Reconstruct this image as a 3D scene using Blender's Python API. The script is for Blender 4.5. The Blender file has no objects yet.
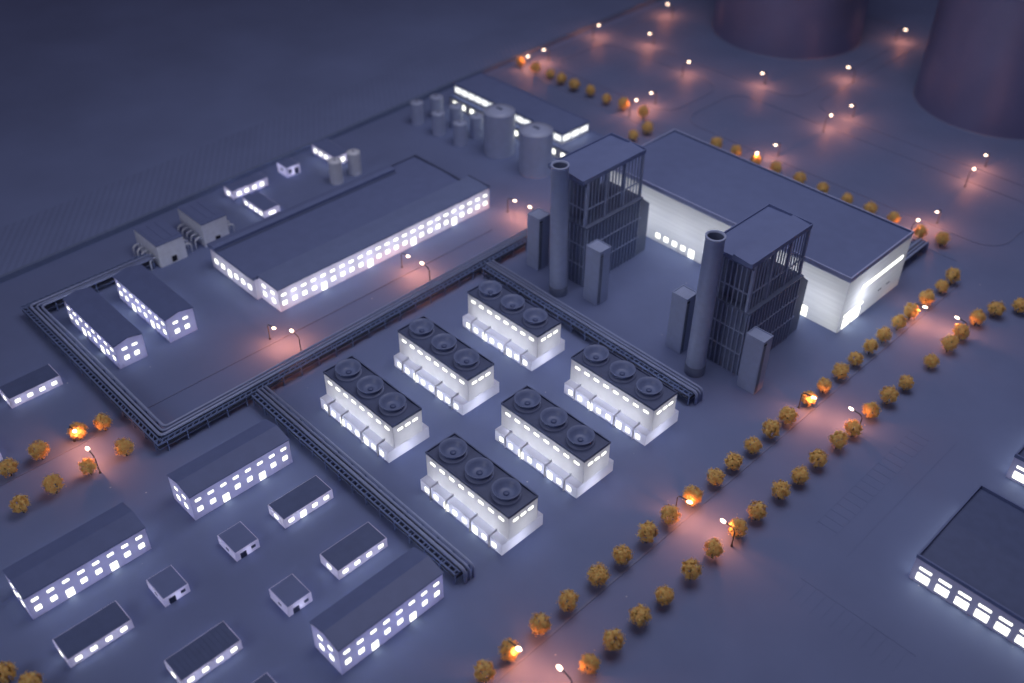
import bpy, bmesh, math, random
from mathutils import Vector, Matrix
random.seed(7)
S = bpy.context.scene
C = S.collection
PI = math.pi

# ------------------------------------------------------------------ materials
def new_mat(name):
    m = bpy.data.materials.new(name); m.use_nodes = True
    nt = m.node_tree; nt.nodes.clear()
    out = nt.nodes.new('ShaderNodeOutputMaterial')
    return m, nt, out

def solid(name, col, rough=0.55, var=0.06, scale=0.6, bump=0.0, bscale=6.0, metal=0.0, spec=0.4):
    """opaque plastic / card with slight mottling and a fine surface grain"""
    m, nt, out = new_mat(name)
    col = (col[0]*.55, col[1]*.70, min(.9, col[2]*1.08))        # the model is sprayed in blue greys
    b = nt.nodes.new('ShaderNodeBsdfPrincipled')
    tc = nt.nodes.new('ShaderNodeTexCoord')
    n = nt.nodes.new('ShaderNodeTexNoise'); n.inputs['Scale'].default_value = scale
    n.inputs['Detail'].default_value = 6
    nt.links.new(tc.outputs['Object'], n.inputs['Vector'])
    r = nt.nodes.new('ShaderNodeValToRGB')
    r.color_ramp.elements[0].position = .3; r.color_ramp.elements[1].position = .7
    r.color_ramp.elements[0].color = tuple(c*(1-var) for c in col)+(1,)
    r.color_ramp.elements[1].color = tuple(min(1, c*(1+var)) for c in col)+(1,)
    nt.links.new(n.outputs['Fac'], r.inputs['Fac'])
    nt.links.new(r.outputs['Color'], b.inputs['Base Color'])
    b.inputs['Roughness'].default_value = rough
    b.inputs['Metallic'].default_value = metal
    b.inputs['Specular IOR Level'].default_value = spec
    if bump:
        n2 = nt.nodes.new('ShaderNodeTexNoise'); n2.inputs['Scale'].default_value = bscale
        n2.inputs['Detail'].default_value = 4
        nt.links.new(tc.outputs['Object'], n2.inputs['Vector'])
        bp = nt.nodes.new('ShaderNodeBump'); bp.inputs['Strength'].default_value = bump
        bp.inputs['Distance'].default_value = .1
        nt.links.new(n2.outputs['Fac'], bp.inputs['Height'])
        nt.links.new(bp.outputs['Normal'], b.inputs['Normal'])
    nt.links.new(b.outputs['BSDF'], out.inputs['Surface'])
    return m

def acrylic(name, col, trans, lines=0.0):
    """white translucent sheet: lamps inside the model building shine through it"""
    m, nt, out = new_mat(name)
    d = nt.nodes.new('ShaderNodeBsdfDiffuse')
    t = nt.nodes.new('ShaderNodeBsdfTranslucent')
    tc = nt.nodes.new('ShaderNodeTexCoord')
    n = nt.nodes.new('ShaderNodeTexNoise'); n.inputs['Scale'].default_value = .5; n.inputs['Detail'].default_value = 5
    mp = nt.nodes.new('ShaderNodeMapping')
    mp.inputs['Scale'].default_value = (.12, .12, 2.6) if lines else (1, 1, 1)
    nt.links.new(tc.outputs['Object'], mp.inputs['Vector'])
    nt.links.new(mp.outputs['Vector'], n.inputs['Vector'])
    r = nt.nodes.new('ShaderNodeValToRGB')
    r.color_ramp.elements[0].position = .3; r.color_ramp.elements[1].position = .7
    v = .12 if lines else .05
    r.color_ramp.elements[0].color = tuple(c*(1-v) for c in col)+(1,)
    r.color_ramp.elements[1].color = tuple(col)+(1,)
    nt.links.new(n.outputs['Fac'], r.inputs['Fac'])
    nt.links.new(r.outputs['Color'], d.inputs['Color'])
    nt.links.new(r.outputs['Color'], t.inputs['Color'])
    mx = nt.nodes.new('ShaderNodeMixShader'); mx.inputs['Fac'].default_value = trans
    nt.links.new(d.outputs['BSDF'], mx.inputs[1]); nt.links.new(t.outputs['BSDF'], mx.inputs[2])
    nt.links.new(mx.outputs['Shader'], out.inputs['Surface'])
    return m

def glow(name, col, st):
    m, nt, out = new_mat(name)
    e = nt.nodes.new('ShaderNodeEmission')
    e.inputs['Color'].default_value = tuple(col)+(1,); e.inputs['Strength'].default_value = st
    nt.links.new(e.outputs['Emission'], out.inputs['Surface'])
    return m

M = {}
M['ground'] = solid('matte grey baseboard', (.318, .315, .362), .5, .05, .05, .05, 2.5, spec=.12)
M['ground2'] = solid('matte grey shore board', (.36, .365, .42), .55, .1, .02, .05, 1.5)
M['kerb'] = solid('grey kerb strip', (.33, .31, .34), .5)
M['wallgrey'] = solid('grey shore wall card', (.30, .31, .33), .6)
M['roof'] = solid('blue grey roof card', (.29, .295, .36), .5, .04, .25, .04, 5)
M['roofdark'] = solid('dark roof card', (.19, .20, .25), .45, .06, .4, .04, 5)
M['fandeck'] = solid('dark fan deck', (.195, .195, .225), .42, .08, .5, .04, 5)
M['rooflight'] = solid('lighter roof card', (.335, .34, .39), .5, .04, .25, .04, 5)
M['trim'] = solid('pale roof edge card', (.80, .72, .70), .5)
M['steel'] = solid('grey painted steel', (.66, .62, .58), .33, .06, .5)
M['casing'] = solid('dark grey cladding', (.30, .29, .29), .5, .08, .5)
M['frame'] = solid('dark grey frame', (.58, .55, .52), .5)
M['dark'] = solid('black opening', (.012, .012, .016), .7)
M['rack'] = solid('grey rack steel', (.30, .32, .37), .45)
M['pipe'] = solid('grey pipe', (.56, .53, .53), .38)
M['silo'] = solid('pale grey silo paint', (.74, .68, .62), .38, .05, .3)
M['bigtank'] = solid('satin metal storage tank', (.52, .39, .40), .40, .06, .05, metal=.55)
M['pump'] = solid('pale grey pump house card', (1.35, 1.14, .82), .5)
M['fan'] = solid('grey fan plastic', (.31, .31, .345), .4)
M['white'] = acrylic('white translucent acrylic', (.80, .80, .86), .5)
M['hall'] = acrylic('white translucent hall sheet', (.82, .83, .81), .5, 1.0)
M['lav'] = acrylic('pale lavender translucent acrylic', (.76, .76, .98), .5)
M['lavwhite'] = acrylic('lavender white translucent acrylic', (.82, .79, .92), .5)
M['roofmid'] = solid('mid blue grey roof card', (.245, .255, .325), .5, .05, .3, .04, 5)
M['plain'] = solid('white card', (.72, .70, .74), .5)
M['lit'] = glow('lit window pane', (1.0, 1.0, .88), 2.9)
M['litwarm'] = glow('lit warm white pane', (1.0, .99, .84), 2.9)
M['ribbon'] = glow('lit ribbon glazing', (.95, .98, 1.0), 1.6)
M['bulb'] = glow('glowing street lamp head', (1.0, .70, .50), 8.0)
M['deck'] = solid('dark rack gap shade', (.085, .08, .085), .6)  # painted shade for the gaps between the rack pipes
M['vent'] = solid('grey unlit pane', (.10, .105, .13), .35)
M['pole'] = solid('dark lamp post', (.12, .10, .08), .5)
M['trunk'] = solid('brown twig', (.10, .07, .045), .8)

def leafmat(name, col):
    m, nt, out = new_mat(name)
    b = nt.nodes.new('ShaderNodeBsdfDiffuse'); t = nt.nodes.new('ShaderNodeBsdfTranslucent')
    tc = nt.nodes.new('ShaderNodeTexCoord')
    n = nt.nodes.new('ShaderNodeTexNoise'); n.inputs['Scale'].default_value = 1.3; n.inputs['Detail'].default_value = 5
    nt.links.new(tc.outputs['Object'], n.inputs['Vector'])
    r = nt.nodes.new('ShaderNodeValToRGB')
    r.color_ramp.elements[0].position = .35; r.color_ramp.elements[1].position = .65
    r.color_ramp.elements[0].color = (col[0]*.93, col[1]*.82, col[2]*.75, 1)
    r.color_ramp.elements[1].color = (1, .82, .32, 1)
    nt.links.new(n.outputs['Fac'], r.inputs['Fac'])
    for x in (b, t): nt.links.new(r.outputs['Color'], x.inputs['Color'])
    mx = nt.nodes.new('ShaderNodeMixShader'); mx.inputs['Fac'].default_value = .22
    nt.links.new(b.outputs['BSDF'], mx.inputs[1]); nt.links.new(t.outputs['BSDF'], mx.inputs[2])
    nt.links.new(mx.outputs['Shader'], out.inputs['Surface'])
    return m
M['leaf'] = leafmat('amber foam foliage', (1.0, .67, .25))

def add_dust(m):
    nt = m.node_tree; b = next(n for n in nt.nodes if n.type == 'BSDF_PRINCIPLED')
    tc = next(n for n in nt.nodes if n.type == 'TEX_COORD'); src = b.inputs['Base Color'].links[0].from_socket
    v = nt.nodes.new('ShaderNodeTexVoronoi'); v.inputs['Scale'].default_value = .11; v.inputs['Randomness'].default_value = 1
    nt.links.new(tc.outputs['Object'], v.inputs['Vector'])
    r = nt.nodes.new('ShaderNodeValToRGB'); r.color_ramp.elements[0].position = .018; r.color_ramp.elements[1].position = .032
    r.color_ramp.elements[0].color = (.55, .55, .55, 1); r.color_ramp.elements[1].color = (0, 0, 0, 1)
    nt.links.new(v.outputs['Distance'], r.inputs['Fac'])
    n = nt.nodes.new('ShaderNodeTexNoise'); n.inputs['Scale'].default_value = .35; n.inputs['Detail'].default_value = 8; n.inputs['Roughness'].default_value = .7
    nt.links.new(tc.outputs['Object'], n.inputs['Vector'])
    r2_ = nt.nodes.new('ShaderNodeValToRGB'); r2_.color_ramp.elements[0].position = .35; r2_.color_ramp.elements[1].position = .7
    r2_.color_ramp.elements[0].color = (.5, .5, .5, 1); r2_.color_ramp.elements[1].color = (.7, .7, .7, 1)
    nt.links.new(n.outputs['Fac'], r2_.inputs['Fac']); nt.links.new(r2_.outputs['Color'], b.inputs['Roughness'])
    mx = nt.nodes.new('ShaderNodeMix'); mx.data_type = 'RGBA'
    nt.links.new(r.outputs['Color'], mx.inputs['Factor']); nt.links.new(src, mx.inputs['A']); mx.inputs['B'].default_value = (.75, .75, .75, 1)
    nt.links.new(mx.outputs['Result'], b.inputs['Base Color'])
add_dust(M['ground'])

# fine hatching of the embankment
def hatchmat():
    m = solid('hatched embankment board', (.36, .365, .42), .55, .05, .05)
    nt = m.node_tree; b = next(n for n in nt.nodes if n.type == 'BSDF_PRINCIPLED')
    tc = next(n for n in nt.nodes if n.type == 'TEX_COORD')
    mp = nt.nodes.new('ShaderNodeMapping'); mp.inputs['Rotation'].default_value = (0, 0, math.radians(-54.7))
    w = nt.nodes.new('ShaderNodeTexWave'); w.inputs['Scale'].default_value = .13
    w.inputs['Distortion'].default_value = .25; w.inputs['Detail'].default_value = 1
    nt.links.new(tc.outputs['Object'], mp.inputs['Vector']); nt.links.new(mp.outputs['Vector'], w.inputs['Vector'])
    bp = nt.nodes.new('ShaderNodeBump'); bp.inputs['Strength'].default_value = .42; bp.inputs['Distance'].default_value = .55
    nt.links.new(w.outputs['Fac'], bp.inputs['Height']); nt.links.new(bp.outputs['Normal'], b.inputs['Normal'])
    return m
M['hatch'] = hatchmat()

# ------------------------------------------------------------------ mesh helpers
class MB:
    def __init__(self): self.bm = bmesh.new()
    def face(self, pts):
        return self.bm.faces.new([self.bm.verts.new(p) for p in pts])
    def box(self, x0, x1, y0, y1, z0, z1, bottom=True):
        v = [self.bm.verts.new(p) for p in ((x0,y0,z0),(x1,y0,z0),(x1,y1,z0),(x0,y1,z0),(x0,y0,z1),(x1,y0,z1),(x1,y1,z1),(x0,y1,z1))]
        fs = [(4,5,6,7),(0,1,5,4),(1,2,6,5),(2,3,7,6),(3,0,4,7)]
        if bottom: fs.append((3,2,1,0))
        for f in fs: self.bm.faces.new([v[i] for i in f])
        return self
    def prism(self, poly, axis, a, b):
        """poly of 2-d points extruded along axis ('x','y','z') from a to b"""
        def P(p, t):
            return {'x': (t, p[0], p[1]), 'y': (p[0], t, p[1]), 'z': (p[0], p[1], t)}[axis]
        A = [self.bm.verts.new(P(p, a)) for p in poly]; B = [self.bm.verts.new(P(p, b)) for p in poly]
        self.bm.faces.new(A); self.bm.faces.new(B[::-1])
        n = len(poly)
        for i in range(n): self.bm.faces.new((A[i], B[i], B[(i+1) % n], A[(i+1) % n]))
        return self
    def lathe(self, prof, cx=0, cy=0, seg=32, caps=True):
        """prof = [(r,z)...] bottom to top"""
        rings = []
        for r, z in prof:
            if r < 1e-6: rings.append([self.bm.verts.new((cx, cy, z))]); continue
            rings.append([self.bm.verts.new((cx+r*math.cos(2*PI*i/seg), cy+r*math.sin(2*PI*i/seg), z)) for i in range(seg)])
        for A, B in zip(rings, rings[1:]):
            for i in range(seg):
                j = (i+1) % seg
                if len(A) == 1 and len(B) == 1: continue
                if len(A) == 1: f = (A[0], B[j], B[i])
                elif len(B) == 1: f = (A[i], A[j], B[0])
                else: f = (A[i], A[j], B[j], B[i])
                fc = self.bm.faces.new(f); fc.smooth = True
        if caps:
            for R_ in (rings[0], rings[-1]):
                if len(R_) > 1: self.bm.faces.new(R_)
        return self
    def tube(self, pts, r, seg=8):
        pts = [Vector(p) for p in pts]; rings = []
        for i, p in enumerate(pts):
            a = (pts[i]-pts[i-1]).normalized() if i else None
            b = (pts[i+1]-pts[i]).normalized() if i < len(pts)-1 else None
            t = ((a or b)+(b or a)).normalized()
            up = Vector((0, 0, 1)) if abs(t.z) < .9 else (Vector((1, 0, 0)) if not rings else last)
            s = t.cross(up).normalized(); u = s.cross(t).normalized(); last = u
            k = 1.0
            rings.append([self.bm.verts.new(p+(s*math.cos(2*PI*j/seg)+u*math.sin(2*PI*j/seg))*r*(r and k)) for j in range(seg)])
        for A, B in zip(rings, rings[1:]):
            for j in range(seg):
                f = self.bm.faces.new((A[j], A[(j+1) % seg], B[(j+1) % seg], B[j])); f.smooth = True
        self.bm.faces.new(rings[0]); self.bm.faces.new(rings[-1])
        return self
    def mesh(self, name, mat, bevel=0.0):
        bmesh.ops.recalc_face_normals(self.bm, faces=self.bm.faces)
        if bevel:
            bmesh.ops.bevel(self.bm, geom=list(self.bm.edges), offset=bevel, segments=1, affect='EDGES', profile=.5)
        me = bpy.data.meshes.new(name); self.bm.to_mesh(me); self.bm.free()
        me.materials.append(mat)
        return me

def link(name, me, parent=None, loc=(0, 0, 0), rz=0):
    o = bpy.data.objects.new(name, me); C.objects.link(o)
    o.location = loc; o.rotation_euler = (0, 0, rz)
    if parent: o.parent = parent
    return o
def part(name, mb, mat, parent, loc=(0, 0, 0), rz=0, bevel=0.0):
    return link(name, mb.mesh(name, mat, bevel), parent, loc, rz)
def thing(name, label, cat, loc=(0, 0, 0), rz=0, group=None):
    o = bpy.data.objects.new(name, None); C.objects.link(o)
    o.empty_display_size = .5
    o.location = loc; o.rotation_euler = (0, 0, rz)
    o['label'] = label; o['category'] = cat
    if group: o['group'] = group
    return o
def struct(name, mb, mat):
    o = link(name, mb.mesh(name, mat)); o['kind'] = 'structure'; return o
def dup(root, loc, label, rz=None):
    r = root.copy(); C.objects.link(r); r.location = loc; r['label'] = label
    if rz is not None: r.rotation_euler = (0, 0, rz)
    for ch in list(root.children):
        c = ch.copy(); C.objects.link(c); c.parent = r
        for g in list(ch.children):
            d = g.copy(); C.objects.link(d); d.parent = c
    return r

_panes = {}
def pane_mesh(w, h, mat, key, t=.14, rc=.12):
    k = (round(w, 2), round(h, 2), key)
    if k not in _panes:
        rc = min(rc, w*.3, h*.3); poly = []
        for cx, cz, a0 in ((w/2-rc, h/2-rc, 0), (-w/2+rc, h/2-rc, 90), (-w/2+rc, -h/2+rc, 180), (w/2-rc, -h/2+rc, 270)):
            for a in (0, 45, 90):
                q = math.radians(a0+a); poly.append((cx+rc*math.cos(q), cz+rc*math.sin(q)))
        mb = MB(); mb.prism(poly, 'y', -t*.6, t*.4)
        _panes[k] = mb.mesh('pane', mat)
    return _panes[k]
ROT = {'S': 0, 'E': PI/2, 'N': PI, 'W': -PI/2}
def pane(parent, face, u, z, w, h, hx, hy, key='lit', name='window'):
    """a pane on a wall of a box of half sizes hx, hy. face S is -y, E is +x. u runs along world x (S,N) or y (E,W)"""
    loc = {'S': (u, -hy, z), 'N': (u, hy, z), 'E': (hx, u, z), 'W': (-hx, u, z)}[face]
    return link(name, pane_mesh(w, h, M[key], key), parent, loc, ROT[face])

_lamps = {}
def inner_light(parent, loc, watt, col=(.93, .96, 1.0), rad=.6, name='interior_light'):
    k = (watt, col, rad)
    if k not in _lamps:
        l = bpy.data.lights.new('interior light', 'POINT'); l.energy = watt; l.color = col; l.shadow_soft_size = rad
        _lamps[k] = l
    o = bpy.data.objects.new(name, _lamps[k]); C.objects.link(o); o.location = loc; o.parent = parent
    return o

def rim_roof(mb, hx, hy, z, t=.35, rim=.3, rh=.35, over=.12):
    """flat roof slab with a raised rim"""
    X, Y = hx+over, hy+over
    mb.box(-X, X, -Y, Y, z, z+t)
    mb.box(-X, X, -Y, -Y+rim, z+t+.004, z+t+rh); mb.box(-X, X, Y-rim, Y, z+t+.004, z+t+rh)
    mb.box(-X, -X+rim, -Y+rim+.003, Y-rim-.003, z+t+.004, z+t+rh); mb.box(X-rim, X, -Y+rim+.003, Y-rim-.003, z+t+.004, z+t+rh)
    return mb

# ------------------------------------------------------------------ the setting
struct('ground', MB().box(-156, 900, -700, 900, -3, 0), M['ground'])
struct('shore_plain', MB().box(-1500, -154, -900, 1500, -3, -.2), M['ground2'])
WALL = [(-142.0, -260), (-149.9, -30), (-157.3, 130), (-161.5, 300), (-167, 620)]
mb = MB()
for (x0, y0), (x1, y1) in zip(WALL, WALL[1:]):
    for A in (((x0-1.3, -.5), (x0, -.5), (x0, 2.1), (x0-1.3, 2.1)),):
        B = [(x-x0+x1, z) for x, z in A]
        va = [mb.bm.verts.new((x, y0, z)) for x, z in A]; vb = [mb.bm.verts.new((x, y1, z)) for x, z in B]
        for i in range(4): mb.bm.faces.new((va[i], vb[i], vb[(i+1) % 4], va[(i+1) % 4]))
w = link('shore_wall', mb.mesh('shore_wall', M['wallgrey']))
w['label'] = 'long low grey wall dividing the plant ground from the hatched embankment'; w['category'] = 'wall'
mb = MB()
for (x0, y0), (x1, y1) in zip(WALL, WALL[1:]):
    mb.face([(x0-1.3, y0, 1.75), (x1-1.3, y1, 1.75), (x1-34, y1, -.15), (x0-34, y0, -.15)])
struct('embankment', mb, M['hatch'])

def kerb(pts, w=.45, h=.3):
    mb = MB()
    pts = [Vector((p[0], p[1], 0)) for p in pts]
    L = []
    for i, p in enumerate(pts):
        a = (pts[i]-pts[i-1]).normalized() if i else (pts[1]-pts[0]).normalized()
        b = (pts[i+1]-pts[i]).normalized() if i < len(pts)-1 else a
        t = (a+b).normalized(); n = Vector((-t.y, t.x, 0))
        L.append([mb.bm.verts.new(p+n*s+Vector((0, 0, z))) for s, z in ((-w/2, -.2), (w/2, -.2), (w/2, h), (-w/2, h))])
    for A, B in zip(L, L[1:]):
        for i in range(4): mb.bm.faces.new((A[i], B[i], B[(i+1) % 4], A[(i+1) % 4]))
    mb.bm.faces.new(L[0]); mb.bm.faces.new(L[-1])
    return struct('kerb', mb, M['kerb'])
def rounded(x0, x1, y0, y1, r=10, n=8):
    P = []
    for cx, cy, a0 in ((x1-r, y1-r, 0), (x0+r, y1-r, 90), (x0+r, y0+r, 180), (x1-r, y0+r, 270)):
        for i in range(n+1):
            a = math.radians(a0+90*i/n); P.append((cx+r*math.cos(a), cy+r*math.sin(a)))
    return P+[P[0]]
kerb([(76.9, -110), (76.9, 152)], .6, .2)
kerb([(-57.8, -78), (-57.8, 60)], .35, .22)
kerb([(-57.3, -135), (-57.3, -94)], .35, .22)
kerb([(-140, 163.5), (70, 163.5)], .3, .12)
kerb(rounded(-64.5, 77.3, 179.4, 219.5), .4, .2)
kerb(rounded(-148, -41.2, 231.6, 345), .4, .2)
kerb(rounded(-33, 77, 231.6, 345), .4, .2)
kerb(rounded(-143, -72, 179.4, 219.5), .4, .2)
# embossed parking bays on the forecourt
mb = MB()
for x in (101.3, 107.0): mb.box(x-.1, x+.1, 24, 74, -.1, .055)
for k in range(17): mb.box(101.43, 106.87, 25+k*3, 25.16+k*3, -.1, .055)
mb.box(112.5, 112.7, 20, 78, -.1, .055)
for k in range(11): mb.box(110+k*2.7, 110.16+k*2.7, -1, 6, -.1, .055)
mb.box(108, 139, 6.2, 6.36, -.1, .055)
struct('parking_bay_marking', mb, M['ground'])

# ------------------------------------------------------------------ cooling blocks
FANX = (-10.4, -.4, 9.4)
def make_cooling(loc, label):
    t = thing('cooling_block', label, 'cooling block', loc, 0, 'white cooling blocks with three roof fans')
    hx, hy, hp, H = 15.5, 7.3, 3.9, 11.75
    uy0, uy1, ux = -4.9, 5.15, 15.45
    mb = MB(); mb.box(-hx, hx, -hy, hy, -.02, hp, False)
    part('plinth', mb, M['white'], t)
    mb = MB(); mb.box(-ux, ux, uy0, uy1, hp+.02, H, False)
    part('upper_wall', mb, M['white'], t)
    mb = MB()
    cy = (uy0+uy1)/2; hy2 = (uy1-uy0)/2
    rim_roof(mb, ux, hy2, H, .3, .28, .5, .1)
    part('roof', mb, M['fandeck'], t, (0, cy, 0))
    for fx in FANX:
        mb = MB(); mb.lathe([(2.95, H+.3), (3.0, H+1.2), (3.5, H+1.9), (3.75, H+2.35), (3.72, H+2.5), (3.4, H+2.45), (2.7, H+1.7), (2.2, H+.75), (1.6, H+.55), (0, H+.5)], fx, cy, 36)
        f = part('fan_stack', mb, M['fan'], t)
        mb = MB(); mb.lathe([(3.75, H+.3), (3.75, H+.72), (3.55, H+.85), (2.9, H+.85)], fx, cy, 36, False)
        part('base_ring', mb, M['pipe'], f)
        mb = MB(); mb.lathe([(.8, H+.5), (.8, H+.75), (.5, H+.9), (0, H+.92)], fx, cy, 20)
        part('fan_hub', mb, M['roofdark'], f)
    pitch = 3.66
    for k in range(8):
        u = (k-3.5)*pitch
        link('upper_window', pane_mesh(1.8, .74, M['litwarm'], 'litwarm'), t, (u, uy0, 9.75))
        if k in (2, 5): link('door', pane_mesh(1.75, 2.45, M['litwarm'], 'litwarm'), t, (u+.25, -hy, 1.45))
        else: link('lower_window', pane_mesh(1.5, 1.55, M['litwarm'], 'litwarm'), t, (u-.1, -hy, 1.75))
    for y in (-2.6, 0, 2.6):
        link('upper_window', pane_mesh(1.75, .72, M['litwarm'], 'litwarm'), t, (ux, y+cy, 9.75), PI/2)
    for u in (-11.2, -5.0, 4.1, 11.2):
        mb = MB(); mb.prism([(-hy-.55, -.02), (-hy-.02, -.02), (-hy-.02, hp+.03), (uy0+.0, hp+.03), (uy0+.0, hp+.9), (-hy-.3, hp+.4), (-hy-.55, hp+.15)], 'x', u-.1, u+.1)
        part('buttress', mb, M['white'], t)
    for fx in (-10, -3.4, 3.4, 10):
        inner_light(t, (fx, cy-.2, 5.6), 900, (.96, .97, .96), .8)
    for fx in (-11, -3.7, 3.7, 11):
        inner_light(t, (fx, -1.5, 1.9), 1250, (.82, .84, 1.0), .6)
    return t
cool = []
XA, XB = -7.55, 36.95
spec = [((XA, -34.2), 'white cooling block beside the junction where the pipe racks meet left of centre'),
        ((XA, -6.9), 'white cooling block between two others in the row farther from the tree lined road'),
        ((XA, 21.3), 'white cooling block nearest the left chimney, top one of the farther row'),
        ((XB, -34.2), 'white cooling block beside the free end of the near pipe rack, lowest of the six'),
        ((XB, -6.9), 'white cooling block in the middle of the row nearer the tree lined road'),
        ((XB, 21.3), 'white cooling block beside the rack end at the foot of the right chimney')]
proto = None
for (x, y), lab in spec:
    if proto is None: proto = make_cooling((x, y, 0), lab)
    else: dup(proto, (x, y, 0), lab)

# ------------------------------------------------------------------ two-storey offices with gabled roofs
def office(x0, x1, y0, y1, eave, rise, label, along, watt=300, side_windows=('S', 'E', 'N', 'W')):
    cx, cy = (x0+x1)/2, (y0+y1)/2; hx, hy = (x1-x0)/2, (y1-y0)/2
    t = thing('office_block', label, 'building', (cx, cy, 0), 0, 'long two storey blocks with lit windows')
    mb = MB()
    if along == 'y':
        poly = [(-hx, -.02), (hx, -.02), (hx, eave), (0, eave+rise), (-hx, eave)]; axis, a, b = 'y', -hy, hy
    else:
        poly = [(-hy, -.02), (hy, -.02), (hy, eave), (0, eave+rise), (-hy, eave)]; axis, a, b = 'x', -hx, hx
    mb.prism(poly, axis, a, b)
    part('wall', mb, M['lav'], t)
    hw = hx if along == 'y' else hy
    ov = .25; sl = rise/hw
    poly = [(-hw-ov, eave-ov*sl+.03), (0, eave+rise+.03), (hw+ov, eave-ov*sl+.03), (hw+ov, eave-ov*sl+.33), (0, eave+rise+.33), (-hw-ov, eave-ov*sl+.33)]
    mb = MB(); mb.prism(poly, axis, a-.15, b+.15)
    part('roof', mb, M['roofmid'], t)
    n = 8; L = (hy if along == 'y' else hx)*2; pitch = L/8.1
    long_faces, end_faces = (('E', 'W'), ('S', 'N')) if along == 'y' else (('S', 'N'), ('E', 'W'))
    for f in long_faces:
        for k in range(n):
            u = (k-3.5)*pitch
            pane(t, f, u, eave*.745, 1.6, .75, hx, hy, 'lit', 'upper_window')
            if k in (2, 5): pane(t, f, u, 1.65, 1.85, 2.5, hx, hy, 'lit', 'door')
            else: pane(t, f, u, eave*.36, 1.5, 1.45, hx, hy, 'lit', 'lower_window')
    for f in end_faces:
        for s in (-1, 1):
            pane(t, f, s*hw*.36, eave*.745, 1.6, .75, hx, hy, 'lit', 'upper_window')
            pane(t, f, s*hw*.36, eave*.36, 1.5, 1.45, hx, hy, 'lit', 'lower_window')
    for k in (-.6, 0, .6):
        inner_light(t, (0, k*hy, eave*.5) if along == 'y' else (k*hx, 0, eave*.5), watt, (.62, .64, 1.0), .7)
    return t
office(-21.2, -10.6, -90.2, -60.2, 8.6, 1.3, 'long gabled block with lit windows right below the corner of the pipe rack loop', 'y')
office(-21.2, -10.2, -133.3, -102.9, 7.9, 1.3, 'long gabled block with lit windows touching the left edge of the photo', 'y')
office(41.6, 51.8, -90.4, -60.2, 9.2, 1.3, 'long gabled lavender block with lit windows beside the free end of the near pipe rack', 'y', 400)
office(-112.2, -79.3, -75.0, -65.9, 8.6, 1.0, 'gabled block with its lit long side right against the left pipe rack corner', 'x')
office(-112.8, -80.2, -57.6, -48.0, 8.6, 1.0, 'gabled block with lit windows between its twin and the grey pump houses', 'x')

# ------------------------------------------------------------------ small flat-roofed blocks
def small(name, x0, x1, y0, y1, h, label, cat, wins, key='lit', roof='roofdark', watt=300, group=None, stripes=False, legs=False):
    cx, cy = (x0+x1)/2, (y0+y1)/2; hx, hy = (x1-x0)/2, (y1-y0)/2
    t = thing(name, label, cat, (cx, cy, 0), 0, group)
    z0 = 1.0 if legs else -.02
    mb = MB(); mb.box(-hx, hx, -hy, hy, z0, h, legs)
    part('wall', mb, M['lavwhite'] if watt else M['plain'], t)
    mb = MB(); mb.box(-hx+.22, hx-.22, -hy+.22, hy-.22, h+.004, h+.16)
    if stripes:
        k = -hy+1
        while k < hy-.6: mb.box(-hx+.3, hx-.3, k, k+.18, h+.164, h+.22); k += 1.15
    part('roof', mb, M[roof], t)
    if legs:
        for sx in (-1, 1):
            for sy in (-1, 0, 1):
                mb = MB(); mb.box(sx*(hx-.4)-.25, sx*(hx-.4)+.25, sy*(hy-.4)-.25, sy*(hy-.4)+.25, -.02, z0-.01)
                part('leg', mb, M['plain'], t)
    for f, u, z, w, hh, nm in wins:
        pane(t, f, u, z, w, hh, hx, hy, key, nm)
    if watt:
        if hy >= hx:
            for k in (-.5, .5): inner_light(t, (0, k*hy, (h+z0)/2), watt*1.3, (.80, .82, 1.0), .5)
        else:
            for k in (-.5, .5): inner_light(t, (k*hx, 0, (h+z0)/2), watt*1.3, (.80, .82, 1.0), .5)
    return t
def row(f, n, L, z, w, h, door=None):
    p = L/n
    return [(f, (k-(n-1)/2)*p, (1.35 if k == door else z), (w*1.15 if k == door else w), (2.1 if k == door else h), 'door' if k == door else 'window') for k in range(n)]
G_S = 'single storey blocks with a row of lit windows'
small('annexe_block', .5, 7.7, -75.2, -60.0, 3.2, 'low flat roofed block with a lit door between three windows beside the near rack', 'building', row('E', 4, 14.6, 1.75, 1.5, 1.1, 1)+row('S', 1, 5, 1.75, 1.5, 1.1)+row('W', 4, 14.6, 1.75, 1.5, 1.1), group=G_S)
small('annexe_block', 22.8, 30.3, -75.1, -60.0, 3.1, 'low flat roofed block with four lit windows directly above the lavender gabled block', 'building', row('E', 4, 14.6, 1.75, 1.5, 1.1)+row('S', 1, 5, 1.75, 1.5, 1.1), group=G_S)
small('annexe_block', .5, 8.1, -132.9, -117.4, 2.9, 'low flat roofed block with lit windows in front of the far left gabled block', 'building', row('E', 4, 14.6, 1.6, 1.5, 1.1)+row('S', 1, 5, 1.6, 1.5, 1.1), group=G_S)
small('annexe_block', 23.1, 30.5, -117.6, -102.4, 3.1, 'low block with ribbed roof and lit windows at the bottom edge', 'building', row('E', 4, 14.6, 1.7, 1.5, 1.1)+row('S', 1, 5, 1.7, 1.5, 1.1), group=G_S, stripes=True)
small('annexe_block', 41.4, 48.9, -118.0, -102.8, 3.0, 'dark roof corner of a low block cut by the bottom edge', 'building', row('E', 4, 14.6, 1.7, 1.5, 1.1), group=G_S)
small('annexe_block', -92.2, -84.8, -106.0, -90.6, 3.4, 'low flat roofed block with four lit windows at the left edge outside the rack loop', 'building', row('E', 4, 14.6, 1.75, 1.5, 1.1)+row('S', 1, 5, 1.75, 1.5, 1.1), group=G_S)
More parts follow.
